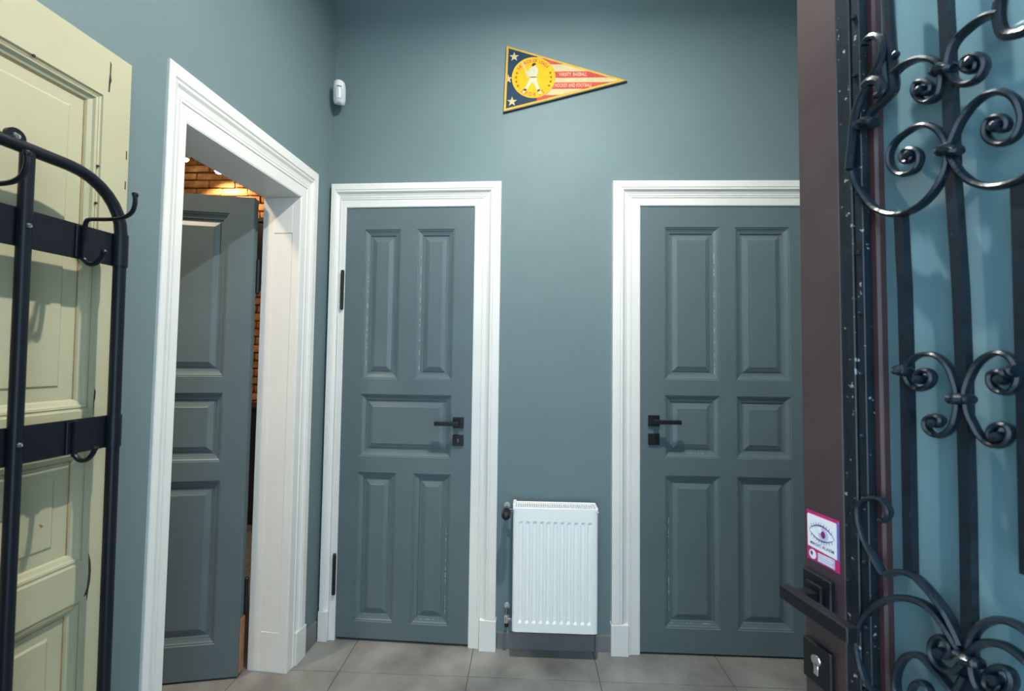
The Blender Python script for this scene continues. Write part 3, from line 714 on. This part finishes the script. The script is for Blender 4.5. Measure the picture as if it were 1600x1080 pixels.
# iron frame of the grille: three ribs of different height
gr = MB().box(.0705, .082, -.001, .012, GZ0-.01, GZ1+.01, .001).box(.082, .094, -.005, .012, GZ0-.01, GZ1+.01, .0012).box(.094, .106, -.002, .012, GZ0-.01, GZ1+.01, .001)
gr.box(WD-.106, WD-.0705, -.004, .012, GZ0-.01, GZ1+.01, .001).box(.106, WD-.106, -.004, .012, GZ1-.012, GZ1+.01, .001).box(.106, WD-.106, -.004, .012, GZ0-.01, GZ0+.012, .001)
gr = gr.build('grille', M['ironw'], ed, xf=XF)
for z in [GZ0+.05+.083*i for i in range(15)]:
    MB().lathe([(0, -.0045), (.0022, -.004), (.0032, -.002), (.0034, 0), (0, 0)], 'y', (.100, -.002, z), 8).build('rivet', M['iron'], gr, True, xf=XF)
GR = {"mid_bar":[[0.2031,1.8277],[0.2048,1.7648],[0.2064,1.6701],[0.2072,1.5491],[0.2089,1.4953],[0.211,1.4303],[0.212,1.3245],[0.2118,1.2002],[0.2102,1.0507],[0.2072,0.9158]],
 "ulbar":[[0.1445,1.8372],[0.1449,1.7991],[0.1483,1.7247],[0.1497,1.7],[0.1463,1.6916],[0.1323,1.6857],[0.1203,1.6819],[0.1105,1.6736]],
 "llbar":[[0.151,1.5325],[0.1534,1.4401],[0.1538,1.3215],[0.1532,1.1973],[0.1527,1.0955]],
 "rbar":[[0.2629,1.5266],[0.2626,1.4406],[0.262,1.3271],[0.2607,1.2031],[0.26,1.142]],
 "orn":[[0.1186,1.7746],[0.1209,1.7798],[0.129,1.7792],[0.1367,1.772],[0.1415,1.7602],[0.1418,1.7479],[0.1385,1.7382],[0.1327,1.7301],[0.1252,1.7229],[0.1182,1.7136],[0.1105,1.703],[0.1052,1.6921],[0.1008,1.6748],[0.098,1.6507],[0.0953,1.6321],[0.0935,1.6158]],
 "c1low":[[0.0935,1.6158],[0.1003,1.5902],[0.1164,1.5591],[0.1293,1.545],[0.1417,1.5367],[0.1537,1.5326],[0.163,1.5319],[0.1764,1.5353],[0.1872,1.5426],[0.1957,1.5523],[0.2019,1.5626],[0.2051,1.5739],[0.206,1.5863]],
 "c1up":[[0.206,1.5863],[0.2043,1.5988],[0.1971,1.6155],[0.1891,1.6251],[0.1818,1.6304],[0.1732,1.6327],[0.1641,1.6316],[0.1547,1.629],[0.1468,1.6232],[0.1424,1.6136],[0.1431,1.6001],[0.149,1.5884],[0.156,1.5819],[0.1629,1.5797],[0.1708,1.5799],[0.1758,1.5863],[0.1773,1.5942],[0.1747,1.6024],[0.1681,1.6081],[0.1613,1.61],[0.1572,1.6051],[0.1589,1.5972],[0.1648,1.5939],[0.1685,1.5967],[0.1668,1.6015]],
 "c2low":[[0.2063,1.5861],[0.2103,1.5727],[0.2152,1.5601],[0.2205,1.551],[0.2266,1.5429],[0.2335,1.5365],[0.241,1.5317],[0.2474,1.5291],[0.2569,1.5275],[0.2672,1.5283],[0.2734,1.5312],[0.28,1.5401],[0.283,1.5504]],
 "c2up":[[0.2082,1.5851],[0.2105,1.5979],[0.2164,1.6107],[0.2222,1.6188],[0.2295,1.6257],[0.2383,1.6296],[0.245,1.6293],[0.2523,1.6262],[0.2592,1.6193],[0.2644,1.6099],[0.2675,1.5987],[0.2683,1.5881],[0.2666,1.5799],[0.263,1.5736],[0.258,1.5711],[0.2525,1.5714],[0.2462,1.5755],[0.2414,1.5829],[0.2394,1.5915],[0.2406,1.5995],[0.2444,1.6028],[0.2501,1.6016],[0.2552,1.597],[0.2577,1.5899],[0.256,1.585],[0.2518,1.5859],[0.249,1.5916]],
 "u1":[[0.1505,1.7152],[0.159,1.7177],[0.1671,1.7174],[0.1761,1.7149],[0.1847,1.7097],[0.192,1.7033],[0.198,1.6954],[0.2018,1.6839]],
 "u1low":[[0.2027,1.6833],[0.202,1.6707],[0.2002,1.66],[0.196,1.6555],[0.1898,1.6545],[0.1835,1.6576],[0.1783,1.664],[0.1741,1.6729],[0.1731,1.681],[0.1755,1.6857],[0.1809,1.6846],[0.1872,1.6792],[0.1913,1.6717],[0.1901,1.6664],[0.1848,1.6668],[0.1807,1.6729]],
 "u2":[[0.2076,1.6799],[0.2088,1.6897],[0.212,1.7014],[0.2179,1.7086],[0.2244,1.7116],[0.2317,1.7138],[0.2396,1.7142],[0.2471,1.712],[0.2536,1.7082]],
 "u2low":[[0.2076,1.6799],[0.2112,1.6693],[0.2158,1.6605],[0.223,1.6534],[0.2293,1.6511],[0.2346,1.6518],[0.239,1.6561],[0.2412,1.6623],[0.2397,1.6704],[0.2352,1.6771],[0.23,1.6809],[0.2246,1.6812],[0.2218,1.677],[0.2234,1.6695],[0.2287,1.6638],[0.2331,1.6639],[0.2338,1.6686],[0.2298,1.6736]],
 "orn2":[[0.2547,1.7212],[0.2535,1.7071],[0.2541,1.696],[0.257,1.6841],[0.2653,1.6776],[0.2742,1.6748],[0.2829,1.6789]],
 "m1":[[0.2081,1.3075],[0.2078,1.3175],[0.2056,1.3275],[0.2033,1.3361],[0.2004,1.3426],[0.1961,1.3491],[0.1918,1.3536],[0.1853,1.357],[0.1786,1.3575],[0.1716,1.3566],[0.1659,1.3538],[0.1608,1.3492],[0.1569,1.3428],[0.1553,1.3348],[0.158,1.3254],[0.1623,1.319],[0.1679,1.3162],[0.1735,1.3168],[0.1791,1.3199],[0.1832,1.3257],[0.1844,1.331],[0.1821,1.3363],[0.1781,1.3384],[0.1719,1.3376],[0.1676,1.3328],[0.1682,1.3281],[0.1717,1.3275]],
 "m1low":[[0.2081,1.3075],[0.2079,1.2975],[0.2054,1.2844],[0.2025,1.2768],[0.1987,1.2711],[0.1942,1.2668],[0.189,1.2644],[0.1838,1.2647],[0.179,1.268],[0.176,1.2736],[0.1765,1.2797],[0.1803,1.284],[0.185,1.2861],[0.1902,1.2853],[0.1924,1.2819],[0.19,1.2779],[0.1861,1.2781]],
 "m2":[[0.2158,1.3082],[0.2154,1.3166],[0.2174,1.3252],[0.2203,1.3337],[0.2235,1.3408],[0.2276,1.3475],[0.2327,1.3529],[0.2376,1.3561],[0.2429,1.3578],[0.248,1.357],[0.252,1.3546],[0.2554,1.3504],[0.2581,1.3433],[0.2594,1.3363],[0.2587,1.3285],[0.2556,1.3219],[0.2511,1.318],[0.2465,1.3177],[0.242,1.3198],[0.2384,1.3242],[0.2372,1.3302],[0.2382,1.3356],[0.2419,1.3384],[0.246,1.3378],[0.2485,1.334],[0.2474,1.3304]],
 "m2low":[[0.2158,1.3082],[0.2167,1.2971],[0.2188,1.2889],[0.2215,1.2824],[0.2245,1.2752],[0.2284,1.269],[0.2332,1.2645],[0.2384,1.2628],[0.2436,1.2638],[0.2483,1.2679],[0.2514,1.2737],[0.2521,1.2789],[0.2502,1.2832],[0.2462,1.2852],[0.2421,1.2846],[0.2378,1.2807],[0.2358,1.275],[0.237,1.2699],[0.2407,1.2685],[0.2428,1.2722]],
 "b1":[[0.1201,1.145],[0.1261,1.1466],[0.1321,1.1571],[0.1289,1.1666],[0.1207,1.1717],[0.1108,1.1701],[0.1006,1.1644],[0.093,1.1537],[0.0917,1.1419],[0.0933,1.1298],[0.0982,1.1142],[0.1039,1.1041],[0.1105,1.0947],[0.1176,1.0847],[0.1246,1.0785],[0.134,1.0846],[0.142,1.0897],[0.1507,1.093],[0.1602,1.0933],[0.1692,1.0889],[0.1769,1.0832],[0.1843,1.0765],[0.1915,1.069],[0.1976,1.0591],[0.2026,1.05],[0.2058,1.043]],
 "b2":[[0.1081,0.9226],[0.1008,0.9268],[0.0946,0.9371],[0.0905,0.9515],[0.0887,0.9651],[0.0885,0.9799],[0.0933,0.9989],[0.1014,1.0158],[0.1116,1.0313],[0.1239,1.0451],[0.1368,1.0554],[0.15,1.0625],[0.1606,1.0654],[0.1706,1.0659],[0.1802,1.0626],[0.1876,1.0564],[0.1947,1.0492],[0.2006,1.0407],[0.2057,1.0359]],
 "b2b":[[0.1081,0.9226],[0.1177,0.9179],[0.1315,0.9169],[0.1491,0.9262],[0.1678,0.9429],[0.1854,0.9649],[0.1985,0.9868],[0.2076,1.0114]],
 "b3":[[0.2074,1.035],[0.2071,1.0259],[0.2026,1.0159],[0.1954,1.0073],[0.1882,1.005],[0.1818,1.0068],[0.1772,1.0132],[0.1765,1.0223],[0.1795,1.032],[0.1853,1.0383],[0.1917,1.0388],[0.1957,1.0335],[0.1941,1.0243],[0.1894,1.0192],[0.1858,1.021]],
 "b4":[[0.1515,0.939],[0.1408,0.9353],[0.137,0.9438],[0.1357,0.9541],[0.1382,0.9695],[0.144,0.9847],[0.1507,0.9952],[0.1592,1.0021],[0.1672,1.0035],[0.175,1.0001],[0.1843,0.995],[0.1932,0.9891],[0.2001,0.982],[0.2067,0.9752]],
 "b4c":[[0.1559,0.9511],[0.1529,0.9543],[0.1573,0.9663],[0.1646,0.9737],[0.1705,0.9736],[0.1733,0.9683]],
 "b5":[[0.2126,1.0443],[0.2171,1.0618],[0.2247,1.0751],[0.2318,1.0831],[0.2387,1.0881],[0.2468,1.0909],[0.2559,1.0903],[0.2632,1.0855],[0.2682,1.0764]],
 "b6":[[0.2124,1.0383],[0.2168,1.047],[0.2242,1.0559],[0.2344,1.0624],[0.2433,1.0648],[0.2552,1.0617],[0.2624,1.0568]],
 "b7":[[0.2147,1.028],[0.216,1.0173],[0.2198,1.0084],[0.2261,1.0063],[0.2345,1.0097],[0.2421,1.0181],[0.2467,1.0288],[0.2473,1.0374],[0.2442,1.0425],[0.2375,1.0407],[0.2306,1.0335],[0.2265,1.0246],[0.2256,1.0163],[0.2301,1.013],[0.2355,1.0179],[0.2371,1.0246],[0.2342,1.0263]],
 "col1":[[0.1947,1.6852],[0.2031,1.6837],[0.2152,1.677]],
 "col2":[[0.1975,1.5892],[0.2064,1.5884],[0.219,1.5798]],
 "col3":[[0.2014,1.3077],[0.2129,1.3079],[0.2238,1.3089]],
 "col4":[[0.2013,1.0341],[0.2115,1.0318],[0.2244,1.0346]],
 "kn1":[[0.1463,1.3386],[0.1531,1.3379],[0.1627,1.3366]],
 "kn2":[[0.2505,1.336],[0.2585,1.3394],[0.2624,1.3402]],
 "bird":[[0.1183,1.7177],[0.1251,1.7201],[0.1342,1.7155],[0.1404,1.7048],[0.1389,1.6963],[0.1312,1.6971]],
 "bud":[[0.1019,1.6713],[0.1119,1.6729],[0.1213,1.6675],[0.1279,1.6625]],
 "bead":[[0.1451,1.7508],[0.1492,1.7451]]}
def bar(key, r, tilt=None):
    p = [(s_, 0.003, z) for s_, z in GR[key]]
    MB().tube(spline(p, 3), r*1.15, 4, None).build('bar', M['iron'], gr, False, xf=XF) if False else None
    vs = []; fs = []; n = len(p)
    for s_, y, z in p: vs += [(s_-r, y-r, z), (s_+r, y-r, z), (s_+r, y+r, z), (s_-r, y+r, z)]
    for i in range(n-1):
        for q in range(4): t = (q+1) % 4; fs.append((i*4+q, i*4+t, i*4+4+t, i*4+4+q))
    fs += [(3, 2, 1, 0), tuple(4*n-4+q for q in range(4))]
    MB().add(vs, fs).build('bar', M['iron'], gr, xf=XF)
bar('mid_bar', .0052); bar('llbar', .0052); bar('rbar', .0052)
def scroll(keys, r0, r1, y=-.001, name='scroll', wide=1.5, thick=.78, lift=.0):
    pts = []
    for k_ in keys: pts += GR[k_] if not pts else GR[k_][1:]
    p = spline([(a, y, b) for a, b in pts], 4); n = len(p)
    L = [0.]
    for i in range(1, n): L.append(L[-1]+(p[i]-p[i-1]).length)
    rad = []
    for i in range(n):
        t = L[i]/L[-1]; rad.append(r0+(r1-r0)*t)
    MB().tube(p, rad, 8, sec=(thick, wide)).build(name, M['iron'], gr, True, xf=XF)
def rev(key): GR[key+'_r'] = GR[key][::-1]; return key+'_r'
R_ = .0052
def big(low, upk):      # one C-scroll that runs through its collar, thin at the curled end
    scroll([low, upk], R_, R_*.72)
big('c1low', 'c1up'); big(rev('c2low'), 'c2up')
scroll(['u1', 'u1low'], R_, R_*.75); scroll([rev('u2'), 'u2low'], R_, R_*.75)
scroll([rev('m1'), 'm1low'], R_*.8, R_*.8); scroll([rev('m2'), 'm2low'], R_*.8, R_*.8)
scroll(['b1'], R_*.75, R_*1.05); scroll(['b2b', rev('b2')] if False else [rev('b2b'), 'b2'], R_*.9, R_); scroll(['b3'], R_, R_*.75)
scroll([rev('b4c'), 'b4'] if False else ['b4'], R_*.8, R_); scroll(['b4c'], R_*.7, R_*.9); scroll(['b5'], R_, R_*.9); scroll(['b6'], R_, R_*.9); scroll(['b7'], R_, R_*.75)
scroll(['ulbar'], R_*1.2, R_*1.1, name='bar', wide=1.1, thick=1.0); scroll(['orn2'], R_*1.1, R_, wide=1.1, thick=1.0)
scroll(['orn'], R_*.85, R_*1.0, y=-.008, wide=1.2, thick=1.0, name='leaf_scroll')
scroll(['bird'], R_*1.5, R_*.8, y=-.008, wide=1.0, thick=1.0, name='leaf_scroll')
for k_ in ('col1', 'col2', 'col3', 'col4', 'kn1', 'kn2', 'bud'):
    p = spline([(a, -.004, b) for a, b in GR[k_]], 4); n = len(p)
    rad = [R_*(1.05+.35*math.sin(PI*i/(n-1)*2-PI/2)**2 if 0 < i < n-1 else .75) for i in range(n)]
    MB().tube(p, rad, 10, sec=(1.0, 1.7)).build('collar', M['iron'], gr, True, xf=XF)
for s_, z in ((GR['orn'][5][0]+.012, GR['orn'][5][1]-.012),):
    MB().lathe([(0, -.005), (.0042, -.003), (.005, 0), (.0042, .003), (0, .005)], 'y', (s_, -.004, z), 10).build('bead', M['iron'], gr, True, xf=XF)
for k_ in ('c1up', 'c2up', 'u1low', 'u2low', 'm1', 'm1low', 'm2', 'm2low', 'b3', 'b7'):      # rounded eyes at the curl ends
    s_, z = GR[k_][-1]
    MB().lathe([(0, -.010), (.0045, -.008), (.0058, -.002), (.0058, .004), (0, .006)], 'y', (s_, -.001, z), 10).build('scroll_eye', M['iron'], gr, True, xf=XF)
# handle side hardware
zh, zk = 1.0035, .9040
h = MB().box(.0055, .0535, -.008, 0, zh-.028+.0, zh+.030, .0015).build('handle', M['matte'], ed, xf=XF)
MB().box(.016, .043, -.014, -.008, zh-.018, zh+.018, .001).build('rose', M['matte'], h, xf=XF)
MB().box(.020, .038, -.050, -.014, zh-.008, zh+.008, .001).build('neck', M['matte'], h, xf=XF)
MB().box(.018, .126, -.060, -.044, zh-.006, zh+.014, .0015).build('lever', M['matte'], h, xf=XF)
k_ = MB().box(.004, .052, -.008, 0, zk-.031, zk+.027, .0015).build('lock_rose', M['matte'], ed, xf=XF)
MB().lathe([(0, -.0095), (.0075, -.0095), (.0085, -.007), (0, -.007)], 'y', (.0275, 0, zk+.004), 14).box(.0235, .0315, -.0095, -.007, zk-.017, zk+.002, .001).build('lock_cylinder', M['chrome'], k_, True, xf=XF)
# alarm sticker
SX0, SX1, SZ0, SZ1 = .0071, .0615, 1.0481, 1.1218
st = MB().prism([(SX0, SZ0), (SX1, SZ0), (SX1, SZ1), (SX0, SZ1)], -.0004, 0).build('alarm_sticker', M['s_mag'], ed, xf=XF); st['label'] = 'magenta and white alarm sticker with an eye'
def sl(poly, lvl, m, nm): MB().prism([(SX0+u*(SX1-SX0), SZ0+v*(SZ1-SZ0)) for u, v in poly], -.0004-.0003*lvl, -.0004-.0003*(lvl-1)).build(nm, m, st, xf=XF)
sl([(.93, .24), (1.0, .24), (1.0, .97), (.93, .97)], 1, M['s_blue'], 'edge_band')
sl([(.03, .27), (.93, .24), (.95, .90), (.90, .935), (.05, .93), (.02, .90)], 1, M['s_white'], 'white_panel')
ex, ez = .47, .61
def lid(sg, h0, th_):
    t = [i/14 for i in range(15)]
    up = [(ex-.40+.80*q, ez+sg*(h0*math.sin(PI*q)**.8)) for q in t]
    lo = [(ex-.40+.80*q, ez+sg*((h0-th_)*math.sin(PI*q)**.8)) for q in t]
    return up+lo[::-1][1:-1] if True else up
sl(lid(1, .17, .028), 2, M['s_ink'], 'upper_lid'); sl(lid(-1, .15, .022), 2, M['s_ink'], 'lower_lid')
sl(ell(ex+.06, ez, .15, .125, 24), 2, M['s_iris'], 'iris'); sl(ell(ex+.06, ez, .065, .07, 18), 3, M['s_pup'], 'pupil'); sl(ell(ex-.06, ez+.06, .08, .06, 18), 3, M['s_white'], 'glint')
for i in range(9):
    q = .12+.76*i/8; x = ex-.40+.80*q; dx = (q-.5)*.06
    z = ez+.17*math.sin(PI*q)**.8; sl([(x-.006, z), (x+.006, z), (x+dx+.004, z+.055), (x+dx-.002, z+.055)], 2, M['s_ink'], 'lash')
    z = ez-.15*math.sin(PI*q)**.8; sl([(x-.006, z), (x+.006, z), (x+dx+.004, z-.055), (x+dx-.002, z-.055)], 2, M['s_ink'], 'lash')
me = text_mesh('MAGIC ALARM', .0062, .98)
for v in me.vertices: v.co = XF((SX0+.48*(SX1-SX0)+v.co.x, -.0008+v.co.y*.3, SZ0+.355*(SZ1-SZ0)+v.co.z))
me.materials.clear(); me.materials.append(M['s_ink']); link('lettering', me, st)
sl(ell(.18, .125, .115, .095, 20), 1, M['s_white'], 'badge'); sl(ell(.155, .145, .035, .045, 14), 2, M['s_ink'], 'badge_mark')
sl([(.34, .03), (.86, .03), (.86, .22), (.34, .20)], 1, M['s_iris'], 'small_print_field')
for i in range(4): sl([(.37, .055+.045*i), (.82-.05*(i % 2), .055+.045*i), (.82-.05*(i % 2), .072+.045*i), (.37, .072+.045*i)], 2, M['s_white'], 'small_print')
for z in (.35, 1.2, 2.2): hinge(ed, WD*K+.006, z, M['ironw'], y=.03, h=.12)

# ---------------------------------------------------------------- ceiling lamp of the hall (above the frame)
cl = empty('ceiling_lamp', (1.13, -1.1, 3.10)); tag(cl, 'small round ceiling lamp above the middle of the hall', 'lamp')
MB().lathe([(.050, -.012), (.075, -.012), (.080, 0), (.075, .022), (.065, .022)], 'z', (0, 0, 0), 24).build('housing', M['plastic'], cl, True)
MB().tube([(0, 0, .02), (0, 0, .10), (0, 0, .185)], .008, 10).build('stem', M['plastic'], cl, True)
MB().box(-.066, .066, -.006, .006, .000, .022, .002).build('crossbar', M['plastic'], cl)
MB().lathe([(0, .17), (.05, .17), (.055, .199), (0, .199)], 'z', (0, 0, 0), 20).build('canopy', M['plastic'], cl, True)
